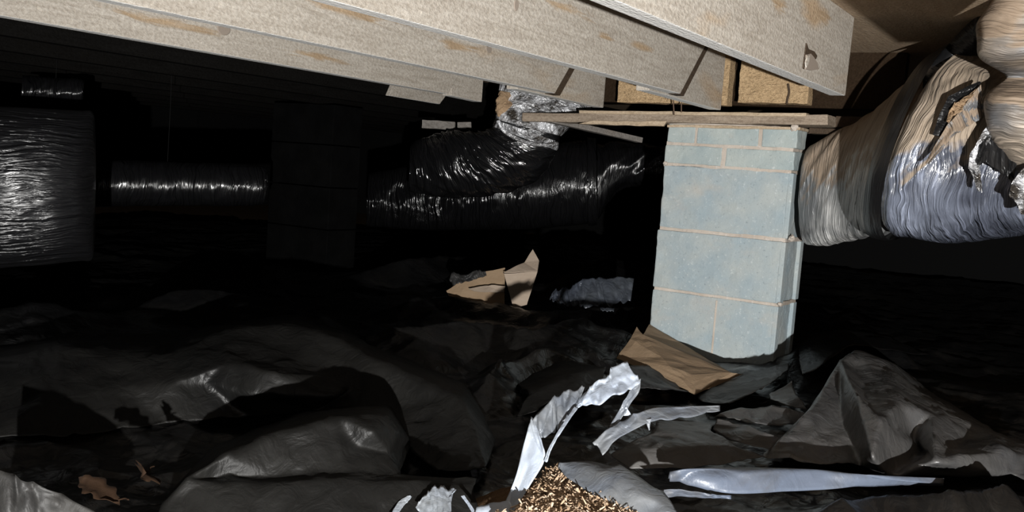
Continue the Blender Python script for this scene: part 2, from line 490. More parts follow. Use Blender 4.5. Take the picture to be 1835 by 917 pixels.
M['poly_dim'] = mat_plastic('dim_grey_film', (0.016, 0.016, 0.0165), (0.036, 0.034, 0.031), lo=0.35, hi=0.65, rough=0.45, spec=0.3)
M['scrap'] = mat_plastic('silvery_scrap_film', (0.05, 0.058, 0.075), (0.09, 0.10, 0.11), rough=0.2, bump=1.5)
def mat_soil():
    t = NT('brown_soil')
    a = t.noise(t.co('Object'), 18, 6, 0.7)
    c = t.mix(a, (0.10, 0.058, 0.03), (0.19, 0.12, 0.068))
    return t.out(c, 0.95, 0.1, t.bump(a, 0.03, 1.0))
M['soil'] = mat_soil()
def mat_card(name, a, b):
    t = NT(name)
    n1 = t.noise(t.co('Object', (1, 1, 3)), 14, 4, 0.6)
    n2 = t.noise(t.co('Object'), 120, 2)
    c = t.mix(n1, a, b)
    return t.out(c, 0.85, 0.2, t.bump(n2, 0.0012, 0.7))
M['card'] = mat_card('brown_cardboard', (0.27, 0.185, 0.112), (0.36, 0.26, 0.17))
M['card2'] = mat_card('dull_cardboard', (0.27, 0.21, 0.155), (0.40, 0.325, 0.26))
M['leaf'] = mat_card('dead_leaf', (0.012, 0.0055, 0.002), (0.024, 0.011, 0.004))
M['wire'] = NT('rusty_wire').out((0.09, 0.055, 0.035), 0.6, 0.4)
def mat_chip():
    t = NT('wood_shreds')
    oi = t.noise(t.co('Object'), 60, 3)
    c = t.ramp(oi, [(0.30, (0.20, 0.125, 0.07)), (0.5, (0.42, 0.30, 0.20)), (0.72, (0.62, 0.50, 0.38))])
    return t.out(c, 0.9, 0.15)
M['chip'] = mat_chip()
M['wall'] = NT('black_unlit_surface').out((0.006, 0.006, 0.006), 0.8, 0.1)  # black colour stands for the unlit distance; hanger wires share it
M['lampbody'] = NT('black_lamp_plastic').out((0.02, 0.02, 0.02), 0.5, 0.3)
# ------------------------------------------------------------------ the setting
ZB, ZT = 0.795, 0.987                        # joist bottoms, underside of the subfloor
fl = mesh_obj('floor', [(-8, -1.5, -0.04), (3, -1.5, -0.04), (3, 8, -0.04), (-8, 8, -0.04)], [(0, 1, 2, 3)], M['soil'])
tag(fl, kind='structure')
cl = box('ceiling', (-8, -1.5, ZT), (3, 8, ZT + 0.02), M['subfloor'], bv=0); tag(cl, kind='structure')
wb = box('wall_back', (-8, 7.9, -0.1), (3, 8.0, ZT), M['wall'], bv=0); tag(wb, kind='structure')
wl = box('wall_left', (-8, -1.5, -0.1), (-7.9, 7.9, ZT), M['wall'], bv=0); tag(wl, kind='structure')

# ------------------------------------------------------------------ floor joists with lapped boards
TH = 0.040
def board(name, x1, y0, y1, z0, z1, mat, slant0=0.0, slant1=0.0, droop=0.0, parent=None, th=TH):
    """plank on edge along Y, right face at x1; slant leans the end (offset of the top corner)"""
    x0 = x1 - th
    return hexa(name, [(x0, y0, z0), (x1, y0, z0), (x1, y1, z0 - droop), (x0, y1, z0 - droop),
                       (x0, y0 + slant0, z1), (x1, y0 + slant0, z1), (x1, y1 + slant1, z1), (x0, y1 + slant1, z1)],
                mat, parent, bv=0.003)
JX = {'A': -0.612, 'B': -1.065, 'C': -1.512, 'D': -2.005, 'E': -2.405}
JX['Z'] = -0.050  # unseen joist, placed and deepened for its shadow on the subfloor
jl = {'Z': ('unseen pale joist past the top right corner, added for its shadow on the subfloor', 0.2, 1.56, 0.0),
      'A': ('nearest floor joist, its square end and chipped notch beside the right duct', 0.2, 2.47, 0.010),
      'B': ('second nearest floor joist, ending in a slanted cut above the block pier', 0.2, 2.515, 0.19),
      'C': ('third floor joist, ending at the foil boot of the middle duct', 0.2, 2.60, 0.17),
      'D': ('fourth floor joist, with a round knot near the left top corner', 0.2, 2.72, 0.15),
      'E': ('floor joist just beyond the four pale ones, shade painted into its colour', 0.2, 3.18, 0.20)}
J = {}
for k, (lab, y0, y1, sl) in jl.items():
    e = empty('floor_joist', lab, 'joist', 'floor joists overhead')
    board('board', JX[k], y0, y1, ZB if k != 'Z' else 0.745, ZT, M['joist' if k != 'E' else 'shadewood'], 0, sl, parent=e)
    J[k] = e
lap = {'B': ('lapped board behind the slanted joist end, next to tan blocking', 2.40, 2.945),
       'C': ('lapped board behind the foil boot, left of tan blocking', 2.45, 3.010),
       'D': ('lapped board with a square lit end left of the foil boot', 2.45, 2.930)}
for k, (lab, y0, y1) in lap.items():
    o = board('lap_board', JX[k] - TH - 0.002 + (0.0 if k != 'D' else TH), y0 if k != 'D' else 2.74, y1, ZB - 0.004, ZT, M['joist'], 0, 0.0, 0.004)
    tag(o, lab, 'board', 'boards lapped onto the joists')
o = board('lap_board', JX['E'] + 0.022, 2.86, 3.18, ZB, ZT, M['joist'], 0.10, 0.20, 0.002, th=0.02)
tag(o, 'short pale board with a slanted end, standing for the lit end of the shade-coloured joist', 'board', 'boards lapped onto the joists')  # pale colour paints the lit end of the joist
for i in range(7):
    e = empty('floor_joist', 'floor joist far back, the darkness painted into its wood', 'joist', 'shade-coloured joists in the background')
    board('board', -2.86 - 0.45 * i, 0.2, 7.5, ZB, ZT, M['shadewood'], parent=e)
# dark strips standing in for the slits of shade beside the slanted joist ends
for k, lab in (('B', 'diagonal slit of shade on the second nearest joist, built as a dark strip'), ('C', 'diagonal slit of shade above the foil boot, built as a dark strip')):
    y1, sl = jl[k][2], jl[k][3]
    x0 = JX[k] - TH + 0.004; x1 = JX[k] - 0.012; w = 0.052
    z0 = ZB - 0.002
    o = hexa('shade_strip', [(x0, y1, z0), (x1, y1, z0), (x1, y1 + w, z0), (x0, y1 + w, z0),
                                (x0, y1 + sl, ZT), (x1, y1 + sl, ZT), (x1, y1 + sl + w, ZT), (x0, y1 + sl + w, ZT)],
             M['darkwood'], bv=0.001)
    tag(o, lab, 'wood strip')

def knot(par, k, px, py, rx, rz, name='knot'):
    c = on(px, py, 0, JX[k] + 0.0006)
    n = 22; vs = []
    for i in range(n):
        a = 2 * math.pi * i / n
        vs.append(c + Vector((0, rx * math.cos(a), rz * math.sin(a))))
    vs2 = [v + Vector((0.0012, 0, 0)) * 0 + (c - v) * 0.12 + Vector((0.0015, 0, 0)) for v in vs]
    return mesh_obj(name, vs + vs2, [tuple(range(n, 2 * n))] + [(i, (i + 1) % n, n + (i + 1) % n, n + i) for i in range(n)], M['knot'], par)
knot(J['D'], 'D', 401, 52, 0.022, 0.016); knot(J['C'], 'C', 876, 88, 0.015, 0.010); knot(J['B'], 'B', 925, 9, 0.009, 0.012)
# chipped notch on the nearest joist
def face_poly(name, k, pts, mat, par, off=0.001, th=0.002):
    vs = [on(x, y, 0, JX[k] + off) for x, y in pts]
    vs2 = [v + Vector((th, 0, 0)) for v in vs]; n = len(vs)
    return mesh_obj(name, vs + vs2, [tuple(range(n))[::-1], tuple(range(n, 2 * n))] +
                    [(i, (i + 1) % n, n + (i + 1) % n, n + i) for i in range(n)], mat, par)
face_poly('chip_recess', 'A', [(1444, 77), (1448, 88), (1458, 92), (1463, 100), (1461, 106), (1450, 96), (1442, 98), (1440, 124), (1438, 122)], M['darkwood'], J['A'])
face_poly('splinter', 'A', [(1442, 98), (1450, 96), (1456, 103), (1461, 112), (1465, 124), (1452, 126), (1441, 124)], M['knot'], J['A'], 0.001, 0.004)
face_poly('splinter', 'A', [(1445, 100), (1449, 99), (1448, 110), (1443, 121), (1442, 112)], M['joist'], J['A'], 0.004, 0.003)

# blocking between the joists above the pier
def block_board(lab, x0, x1, z0, z1, y=3.0):
    e = empty('blocking', lab, 'board', 'rough blocking between the joists')
    hexa('board', [(x0, y, z0), (x1, y, z0), (x1, y + 0.05, z0), (x0, y + 0.05, z0),
                   (x0, y, z1), (x1, y, z1), (x1, y + 0.05, z1), (x0, y + 0.05, z1)], M['blocking'], e, bv=0.002, sub=5, amp=0.0022, seed=int(-x0 * 10))
    return e
b1 = block_board('rough tan blocking directly above the left half of the pier', -1.50, -1.11, 0.808, ZT)
b2 = block_board('rough tan blocking with a crack above the right half of the pier', -1.075, -0.855, 0.818, ZT)
cr = [on(x, y, 1, 2.997) for x, y in ((1412, 150), (1414, 165), (1411, 178), (1410, 187))]
tube('crack', cr, 0.0035, M['darkwood'], b2, 8)
bb = box('rim_plate', (-1.70, 3.10, 0.815), (-0.60, 3.14, ZT), M['rimwood']); tag(bb, 'recessed board behind the tan blocking, shade painted into its dark colour', 'board')  # dark colour carries the shade beyond the blocking

# girder made of old planks on top of the pier
pl = bar('sill_plank', on(938, 210, 1, 2.97) + Vector((0, .06, 0)), on(1485, 215, 1, 2.97) + Vector((0, .06, 0)), 0.14, 0.030, M['sill'], bv=0.003, sub=4, amp=0.0016)
tag(pl, 'long greyed plank lying across the pier under the joists', 'plank')
ts = bar('thin_strip', on(1040, 201, 1, 2.965) + Vector((0, .04, 0)), on(1446, 206, 1, 2.965) + Vector((0, .04, 0)), 0.10, 0.011, M['shim'], bv=0.002, sub=4, amp=0.0014)
tag(ts, 'thin pale strip lying on the long greyed plank', 'wood strip')
sh = bar('shim', on(1196, 226, 1, 2.985) + Vector((0, .06, 0)), on(1436, 230, 1, 2.985) + Vector((0, .06, 0)), 0.13, 0.009, M['shim'], bv=0.002, sub=4, amp=0.002)
tag(sh, 'thin tan shim bedded on the top bricks of the pier', 'shim')
ss = hexa('wood_scrap', [on(1036, 222, 1, 2.95), on(1190, 227, 1, 2.95), on(1190, 227, 1, 3.03), on(1036, 222, 1, 3.03),
                         on(1060, 216, 1, 2.95), on(1196, 217, 1, 2.95), on(1196, 217, 1, 3.03), on(1060, 216, 1, 3.03)], M['shim'], bv=0.003, sub=4, amp=0.0015)
tag(ss, 'pale split wood scrap under the plank, left of the pier', 'wood scrap')
knb = on(1172, 221, 1, 2.949)
la = bar('lath', at(985, 214, 3.42), at(1147, 251, 3.62), 0.035, 0.020, M['greywood'], bv=0.002, sub=3, amp=0.001)
tag(la, 'grey lath sloping down behind the plank towards the pier', 'lath')
g1 = bar('girder_board', Vector((-0.78, 3.08, 0.772)), Vector((-0.60, 3.08, 0.772)), 0.05, 0.034, M['darkwood'], bv=0.003)  # shade put into the wood colour of both girder boards
tag(g1, 'upper girder board coloured as shaded, behind the right duct', 'plank')
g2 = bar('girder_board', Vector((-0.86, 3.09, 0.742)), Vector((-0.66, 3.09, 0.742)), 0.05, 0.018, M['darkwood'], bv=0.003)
tag(g2, 'lower girder board coloured as shaded, behind the right duct', 'plank')
wl_ = bar('board_offcut', at(757, 222, 3.95), at(816, 226, 3.95), 0.04, 0.034, M['greywood'], bv=0.003, sub=3, amp=0.0015)
tag(wl_, 'longer grey board offcut above the middle duct tail', 'board')
wl2 = bar('board_offcut', at(820, 224, 3.98), at(845, 224, 3.98), 0.04, 0.024, M['greywood'], bv=0.003, sub=3, amp=0.0015)
tag(wl2, 'shorter grey board offcut touching the middle duct', 'board')

# tie wires hanging in front of the blocking
YW = 2.93
t1 = tube('tie_wire', [on(x, y, 1, YW) for x, y in ((1205, 137), (1205, 152), (1206, 168), (1203, 172), (1206, 178), (1207, 190), (1208, 206))], 0.0022, M['wire'])
tag(t1, 'rusty twisted tie wire hanging left above the pier', 'wire')
t2 = tube('tie_wire', [on(x, y, 1, YW) for x, y in ((1196, 178), (1201, 170), (1205, 174), (1212, 175), (1224, 174), (1222, 160), (1225, 149), (1222, 172), (1221, 188), (1221, 201))], 0.0020, M['wire'], n=60)
tag(t2, 'bent rusty tie wire hanging just right of the twisted one', 'wire')

# ------------------------------------------------------------------ the block pier
PX0, PX1, PY = -1.302, -0.876, 2.984
pier = empty('block_pier', 'grey concrete block pier topped with two brick courses', 'pier')
def blk(name, x0, x1, z0, z1, mat, dy=0.0, dep=0.2, **k):
    return box(name, (x0, PY + dy, z0), (x1, PY + dy + dep, z1), mat, pier, **k)
def cblock(z0, z1, dx0=0.0, dx1=0.0, dy=0.0, groove=False):
    """hollow block: face shell body, a shallow score down the face, end with two flanges"""
    x0, x1 = PX0 + dx0, PX1 + dx1
    o = blk('block', x0, x1 - 0.012, z0, z1, M['block'], dy, 0.2, bv=0.005, sub=4, amp=0.002, seed=int(z0 * 100))
    for a, b in ((-0.001, 0.034), (0.166, 0.2)):
        f = box('end_flange', (x1 - 0.016, PY + dy + a, z0 + .001), (x1, PY + dy + b, z1 - .001), M['block'], o, bv=0.003)
    if groove:
        xm = (x0 + x1) / 2 + 0.012
        box('joint_score', (xm - 0.003, PY + dy - 0.0015, z0 + 0.03), (xm + 0.003, PY + dy + 0.002, z1 - 0.008), M['mortar'], o, bv=0.001)
    return o
zs = [-0.02, 0.191, 0.199, 0.392, 0.402, 0.606, 0.613, 0.672, 0.681, 0.741]
cblock(zs[0], zs[1], 0.000, 0.0, 0.0, True)
cblock(zs[2], zs[3], 0.000, 0.004, -0.002)
cblock(zs[4], zs[5], 0.002, 0.006, 0.002)
def bed(z0, z1, seed):
    return box('mortar_bed', (PX0 + 0.003, PY + 0.003, z0 - .002), (PX1 - 0.002, PY + 0.19, z1 + .002), M['mortar'], pier, bv=0, sub=5, amp=0.0022, seed=seed)
bed(zs[1], zs[2], 1); bed(zs[3], zs[4], 2); bed(zs[5], zs[6], 3); bed(zs[7], zs[8], 4); bed(zs[9], zs[9] + 0.004, 5)
xm = on(1297, 280, 1, PY).x
blk('brick', PX0 + 0.002, xm - 0.008, zs[6], zs[7], M['brick'], 0, 0.1, bv=0.004, sub=4, amp=0.0015, seed=1)
blk('brick', xm + 0.006, PX1 + 0.004, zs[6], zs[7], M['brick'], 0.001, 0.1, bv=0.004, sub=4, amp=0.0015, seed=2)
xa, xb = on(1247, 240, 1, PY).x, on(1362, 245, 1, PY).x
blk('brick', PX0 + 0.006, xa - 0.004, zs[8], zs[9], M['brick'], 0, 0.1, bv=0.004, sub=4, amp=0.0015, seed=3)
blk('brick', xa + 0.004, xb - 0.006, zs[8], zs[9], M['brick'], 0.001, 0.1, bv=0.004, sub=4, amp=0.0015, seed=4)
blk('brick', xb + 0.006, PX1 + 0.006, zs[8], zs[9], M['brick'], 0, 0.1, bv=0.004, sub=4, amp=0.0015, seed=5)
for x, a, b in ((xm, 6, 7), (xa, 8, 9), (xb, 8, 9)):
    box('head_joint', (x - 0.010, PY + 0.003, zs[a]), (x + 0.010, PY + 0.09, zs[b]), M['mortar'], pier, bv=0, sub=4, amp=0.0015)
for x, y, r in ((1424, 228, .012), (1419, 426, .010), (1398, 545, .007), (1193, 293, .008)):
    c = on(x, y, 1, PY - 0.004)
    bm = bmesh.new(); bmesh.ops.create_icosphere(bm, subdivisions=2, radius=r)
    for v in bm.verts: v.co *= 1 + 0.35 * random.uniform(-1, 1)
    me = bpy.data.meshes.new('mortar_crumb'); bm.to_mesh(me); bm.free(); me.materials.append(M['mortar'])
    o = bpy.data.objects.new('mortar_crumb', me); o.location = c; COL.objects.link(o); o.parent = pier

# pier far behind on the left, its near-black colour standing in for shade
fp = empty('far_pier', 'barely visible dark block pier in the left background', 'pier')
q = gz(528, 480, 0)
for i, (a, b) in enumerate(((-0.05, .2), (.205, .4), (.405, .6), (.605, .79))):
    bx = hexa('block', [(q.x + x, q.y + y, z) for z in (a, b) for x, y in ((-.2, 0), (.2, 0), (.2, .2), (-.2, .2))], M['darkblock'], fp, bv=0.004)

# ------------------------------------------------------------------ ducts
rd = empty('insulated_duct', 'large dusty silver-blue insulated duct elbow right of the pier', 'duct')
loft('jacket', [(1464, 300, 1462, 400, 3.08, .03, -4, 0), (1452, 278, 1446, 425, 3.05, .06, -8, 0), (1454, 262, 1446, 434, 3.02, .08, -18, 0), (1505, 234, 1482, 436, 2.96, .13, -25, 4),
                (1570, 196, 1528, 431, 2.86, .16, -35, 6), (1640, 142, 1566, 424, 2.66, .17, -50, 8), (1690, 100, 1585, 422, 2.50, .18, -58, 8)],
     M['jk_grey'], rd, nu=170, nv=160, amp=0.004, wf=20, skew=2.2, seed=3, big=0.006)
loft('jacket', [(1715, 98, 1602, 412, 2.44, .16, -56, 8), (1735, 84, 1618, 424, 2.41, .185, -58, 8), (1765, 96, 1672, 430, 2.37, .19, -50, 8), (1795, 120, 1738, 429, 2.34, .19, -40, 8),
                (1840, 160, 1810, 421, 2.31, .19, -30, 5), (1920, 200, 1895, 410, 2.28, .18, -20, 5), (2080, 215, 2060, 402, 2.24, .17, -15, 5), (2260, 220, 2245, 400, 2.20, .17, -10, 5), (2430, 224, 2420, 398, 2.18, .17, -10, 5)],
     M['jk_blue'], rd, nu=190, nv=300, amp=0.0045, wf=22, skew=2.6, seed=8, big=0.008)
loft('strap', [(1684, 92, 1576, 426, 2.50, .205, -62, 8), (1704, 80, 1588, 429, 2.46, .21, -64, 8), (1726, 68, 1606, 429, 2.42, .21, -62, 8)],
     M['strap'], rd, nu=96, nv=24, amp=0.0008, seed=5, cap=(False, False))
loft('upper_band', [(1632, 165, 1648, 178, 2.50, .03), (1664, 112, 1702, 142, 2.42, .05), (1702, 76, 1748, 104, 2.36, .05), (1734, 44, 1772, 66, 2.30, .05), (1760, 24, 1796, 36, 2.26, .05)],
     M['strap'], rd, nu=60, nv=60, amp=0.002, seed=15)
loft('upper_sleeve', [(1800, -60, 2010, -90, 2.05, .13), (1780, -5, 2000, -30, 2.05, .13), (1748, 45, 1990, 30, 2.06, .14), (1746, 75, 1985, 70, 2.05, .14), (1756, 105, 1985, 100, 2.06, .14),
                      (1802, 138, 1985, 138, 2.12, .10), (1764, 172, 1985, 190, 2.07, .13), (1770, 230, 1980, 260, 2.08, .13), (1800, 290, 1960, 315, 2.12, .10), (1840, 320, 1930, 330, 2.14, .05)],
     M['jk_tan'], rd, nu=150, nv=170, amp=0.003, wf=14, skew=1.6, seed=21, big=0.008)
# torn slit with insulation, foil lining, hanging film edge
def tear(name, pts, dep, mat, amp=0.01, n=24):
    a = [at(x, y, dep + DT) for x, y in pts[0]]; b = [at(x, y, dep + DT - 0.01) for x, y in pts[1]]
    return ribbon(name, a, b, mat, rd, nv=n, nu=10, amp=amp, freq=6, seed=2, curve=False, smooth=False)
DT = -0.045
tear('torn_lip', ([(1755, 145), (1725, 158), (1700, 172), (1685, 200), (1672, 240)], [(1758, 148), (1735, 172), (1715, 184), (1704, 205), (1690, 245)]), 2.20, M['strap'], .004)
tear('insulation', ([(1736, 168), (1718, 178), (1704, 190), (1697, 212)], [(1750, 160), (1735, 180), (1722, 196), (1700, 215)]), 2.18, M['fibre'], .012)
tear('torn_lip', ([(1758, 150), (1742, 168), (1722, 196), (1700, 220), (1658, 290)], [(1762, 200), (1755, 215), (1735, 225), (1712, 240), (1664, 292)]), 2.17, M['jk_tan'], .006, 40)
tear('foil_lining', ([(1772, 218), (1752, 250), (1738, 275), (1735, 300), (1752, 335)], [(1785, 225), (1770, 255), (1755, 280), (1757, 312), (1760, 340)]), 2.12, M['foil'], .012)
tear('foil_lining', ([(1842, 292), (1816, 318), (1808, 345), (1830, 378)], [(1856, 295), (1852, 325), (1852, 350), (1856, 380)]), 2.06, M['foil'], .012)
tear('torn_lip', ([(1760, 245), (1775, 230), (1800, 245), (1822, 290)], [(1745, 300), (1765, 290), (1800, 310), (1815, 330)]), 2.115, M['strap'], .006)

md = empty('flex_duct', 'shiny black flex duct elbow hanging below the joists mid-picture', 'duct')
loft('jacket', [(890, 205, 1004, 240, 3.60, .09), (886, 222, 1000, 262, 3.62, .11), (872, 232, 988, 292, 3.64, .12), (850, 236, 955, 326, 3.68, .12), (822, 234, 900, 346, 3.72, .12),
                (790, 236, 838, 354, 3.78, .12), (758, 245, 775, 352, 3.85, .11), (735, 262, 732, 342, 3.9, .09)],
     M['jk_mid'], md, nu=150, nv=150, amp=0.005, wf=24, skew=2.0, seed=31, big=0.004)
loft('collar', [(892, 216, 1000, 254, 3.575, .115), (888, 221, 1001, 263, 3.585, .12), (884, 227, 998, 270, 3.60, .12)], M['foil'], md, nu=90, nv=20, amp=0.0015, seed=6)
tube('collar_rim', [at(892, 216, 3.47), at(905, 236, 3.465), at(935, 252, 3.46), at(970, 260, 3.465), at(1000, 257, 3.48)], .007, M['foil'], md, 10, 40)
loft('boot', [(893, 150, 1050, 165, 3.62, .08), (892, 172, 1058, 190, 3.60, .09), (888, 196, 1040, 212, 3.58, .10), (890, 214, 1006, 244, 3.575, .11)],
     M['foil'], md, nu=120, nv=70, amp=0.006, wf=14, seed=36, big=0.010)
loft('torn_insulation', [(894, 162, 918, 166, 3.56, .02), (888, 190, 925, 196, 3.53, .03), (890, 208, 912, 214, 3.53, .02)], M['fibre'], md, nu=40, nv=40, amp=0.008, wf=30, seed=38, big=.006)
td = empty('trunk_duct', 'dark trunk duct running level behind the flex elbow', 'duct')
loft('jacket', [(660, 310, 656, 405, 4.95, .10), (760, 292, 756, 412, 4.75, .12), (890, 280, 887, 412, 4.5, .19), (950, 272, 948, 410, 4.48, .17), (1000, 256, 1000, 405, 4.45, .16), (1062, 250, 1064, 400, 4.42, .16)],
     M['jk_black'], td, nu=130, nv=170, amp=0.002, wf=12, skew=1.0, seed=41, big=0.005)
loft('seam_band', [(1052, 246, 1054, 404, 4.40, .172), (1060, 246, 1062, 404, 4.40, .172), (1068, 248, 1070, 402, 4.40, .17)], M['jk_black'], td, nu=90, nv=16, amp=0.006, seed=43, wf=60)
loft('jacket', [(1070, 258, 1072, 392, 4.42), (1105, 255, 1106, 345, 4.36, .14), (1150, 256, 1150, 330, 4.32, .13), (1180, 262, 1180, 322, 4.28, .12), (1240, 262, 1240, 325, 4.2, .12)], M['jk_black'], td, nu=100, nv=100, amp=0.006, wf=14, seed=45, big=0.008)
hp = at(960, 270, 4.48); tube('hanger_wire', [hp - Vector((0, 0, .02)), Vector((hp.x + .004, hp.y, (hp.z + ZT) / 2)), Vector((hp.x, hp.y, ZT))], .001, M['wall'], td, 6)
ld_ = empty('large_duct', 'large round black wrapped duct at the left edge', 'duct')
loft('jacket', [(-260, 180, -265, 500, 2.62, .25), (-120, 186, -124, 488, 2.68, .25), (0, 191, -2, 479, 2.735, .25), (60, 194, 58, 475, 2.77, .245), (110, 197, 109, 471, 2.81, .242), (145, 199, 144, 468, 2.85, .222), (166, 202, 165, 465, 2.87, .15), (171, 235, 170, 432, 2.87, .04), (172, 300, 171, 370, 2.87, .01)],
     M['jk_left'], ld_, nu=190, nv=150, amp=0.0015, wf=6, skew=3.0, seed=51, big=0.006)
sd = empty('branch_duct', 'slim black branch duct running right from behind the large left duct', 'duct')
loft('jacket', [(120, 285, 118, 372, 3.55), (215, 287, 213, 370, 3.6), (330, 291, 329, 369, 3.66), (460, 296, 459, 368, 3.73), (480, 310, 479, 355, 3.74, .04)], M['jk_black'], sd, nu=90, nv=150, amp=0.0015, wf=30, skew=0.6, seed=55, big=0.0015)
hp = at(300, 292, 3.66); tube('hanger_wire', [hp - Vector((0, 0, .01)), Vector((hp.x + .004, hp.y, (hp.z + ZT) / 2)), Vector((hp.x, hp.y, ZT))], .001, M['wall'], sd, 6)
ud = empty('branch_duct', 'small black duct stub above the large left duct', 'duct')
loft('jacket', [(40, 135, 36, 190, 3.5), (90, 138, 88, 186, 3.5), (145, 142, 142, 186, 3.52), (150, 155, 149, 172, 3.52, .02)], M['jk_black'], ud, nu=60, nv=60, amp=0.002, wf=36, seed=57, big=0.002)
hp = at(100, 142, 3.5); tube('hanger_wire', [hp - Vector((0, 0, .01)), Vector((hp.x + .004, hp.y, (hp.z + ZT) / 2)), Vector((hp.x, hp.y, ZT))], .001, M['wall'], ud, 6)

# ------------------------------------------------------------------ ground sheets
def P2(pts):
    """crest given as (px, py, height) -> plan points"""
    out = []
    for x, y, h in pts:
        p = gz(x, y, h); out.append((p.x, p.y, h))
    return np.array(out)
CAMR = np.array([math.cos(math.radians(32)), math.sin(math.radians(32))])
CAMF = np.array([-math.sin(math.radians(32)), math.cos(math.radians(32))])
RIDGES = [  # crest polyline, front width, back width
    ([(1420, 640, .03), (1445, 600, .07), (1500, 590, .08), (1620, 620, .06)], .10, .10),
    ([(660, 600, .05), (760, 580, .09), (860, 565, .10), (960, 590, .08), (1040, 570, .09), (1130, 590, .07)], .25, .18),
    ([(860, 690, .04), (900, 640, .06), (980, 625, .06), (1060, 640, .05)], .10, .10),
    ([(640, 490, .05), (720, 465, .10), (800, 455, .12), (900, 458, .10), (960, 475, .06)], .25, .25),
    ([(700, 545, .03), (780, 525, .06), (860, 535, .05), (980, 550, .05), (1150, 552, .04)], .14, .12),
    ([(960, 505, .05), (1040, 480, .10), (1110, 455, .15), (1150, 470, .10)], .22, .22),
    ([(250, 545, .05), (320, 515, .10), (400, 525, .09), (520, 540, .06)], .25, .25),
    ([(-100, 560, .06), (60, 545, .08), (160, 555, .05)], .3, .3),
    ([(1480, 905, .04), (1560, 880, .05), (1700, 885, .06), (1800, 870, .07)], .10, .10),
]
def ridge_field(X, Y):
    Hh = np.zeros_like(X)
    wob = 0.25 * noise(X * 9, Y * 9, seed=71)
    for pts, wf, wb_ in RIDGES:
        Q = P2(pts)
        best = np.full(X.shape, 1e9); hh = np.zeros_like(X); sd_ = np.zeros_like(X)
        for a, b in zip(Q[:-1], Q[1:]):
            dx, dy = b[0] - a[0], b[1] - a[1]; L2 = dx * dx + dy * dy
            t = np.clip(((X - a[0]) * dx + (Y - a[1]) * dy) / L2, 0, 1)
            cx, cy = a[0] + t * dx, a[1] + t * dy
            d = np.hypot(X - cx, Y - cy)
            m = d < best
            best = np.where(m, d, best); hh = np.where(m, a[2] + t * (b[2] - a[2]), hh)
            r0 = np.hypot(cx, cy); r1 = np.hypot(X, Y)
            sd_ = np.where(m, r1 - r0, sd_)
        w = np.where(sd_ < 0, wf, wb_) * (1 + wob)
        k = np.clip(1 - best / w, 0, 1)
        prof = np.where(sd_ < 0, k ** 1.15, k ** 1.4)
        Hh = np.maximum(Hh, hh * prof)
    return Hh
def ground(X, Y, seed=0, fine=1.0):
    r = np.hypot(X, Y)
    base = 0.012 * crease(X * 2.6, Y * 2.6, 81 + seed) + 0.008 * crease(X * 6.5 + 3, Y * 6.5, 82 + seed)
    fin = 0.0042 * crease(X * 13, Y * 13, 83 + seed) + 0.0018 * crease(X * 37, Y * 37, 84 + seed)
    return np.maximum(ridge_field(X, Y) + base * 0.9, base) + fin * fine - 0.01
def ground_sheet(name, th0, th1, r0, r1, nt, nr, mat, off=0.0, seed=0, keep=None):
    th = np.radians(np.linspace(th0, th1, nt)); r = np.geomspace(r0, r1, nr)
    T, Rr = np.meshgrid(th, r, indexing='ij')
    X = Rr * (np.sin(T) * CAMR[0] + np.cos(T) * CAMF[0]); Y = Rr * (np.sin(T) * CAMR[1] + np.cos(T) * CAMF[1])
    Z = ground(X, Y, seed) + off
    hole = np.array(gz(1000, 905, 0.0))[:2]
    Z = Z - 0.10 * np.exp(-(((X - hole[0]) / .10) ** 2 + ((Y - hole[1]) / .13) ** 2) ** 2)
    V = np.stack([X, Y, Z], -1)
    i, j = np.meshgrid(np.arange(nt - 1), np.arange(nr - 1), indexing='ij')
    a = (i * nr + j).ravel()
    Fc = np.stack([a, a + nr, a + nr + 1, a + 1], 1)
    if keep is not None:
        c = V.reshape(-1, 3)[Fc].mean(1)
        Fc = Fc[keep(c[:, 0], c[:, 1])]
    me = bpy.data.meshes.new(name)
    used = np.unique(Fc); remap = np.full(nt * nr, -1); remap[used] = np.arange(len(used))
    VV = V.reshape(-1, 3)[used]; Fc = remap[Fc]
    me.vertices.add(len(VV)); me.vertices.foreach_set('co', VV.astype(np.float32).ravel())
    me.loops.add(Fc.size); me.loops.foreach_set('vertex_index', Fc.astype(np.int32).ravel())
    me.polygons.add(len(Fc)); me.polygons.foreach_set('loop_start', np.arange(0, Fc.size, 4, dtype=np.int32))
    me.polygons.foreach_set('use_smooth', np.ones(len(Fc), bool))
    me.update(calc_edges=True); me.validate()
    me.materials.append(mat)
    o = bpy.data.objects.new(name, me); COL.objects.link(o)
    return o
def inside(poly):
    Q = np.array([tuple(gz(x, y, z))[:2] for x, y, z in poly])
    def f(X, Y):
        c = np.zeros(X.shape, bool); n = len(Q)
        for i in range(n):
            (x1, y1), (x2, y2) = Q[i], Q[(i + 1) % n]
            with np.errstate(divide='ignore', invalid='ignore'):
                k = ((y1 > Y) != (y2 > Y)) & (X < (x2 - x1) * (Y - y1) / (y2 - y1 + 1e-12) + x1)
            c ^= k
        return c
    return f
g = ground_sheet('plastic_ground_sheet', -46, 40, 0.75, 7.5, 620, 460, M['poly'])
tag(g, 'wrinkled black plastic sheet covering the whole crawlspace floor', 'plastic sheet')
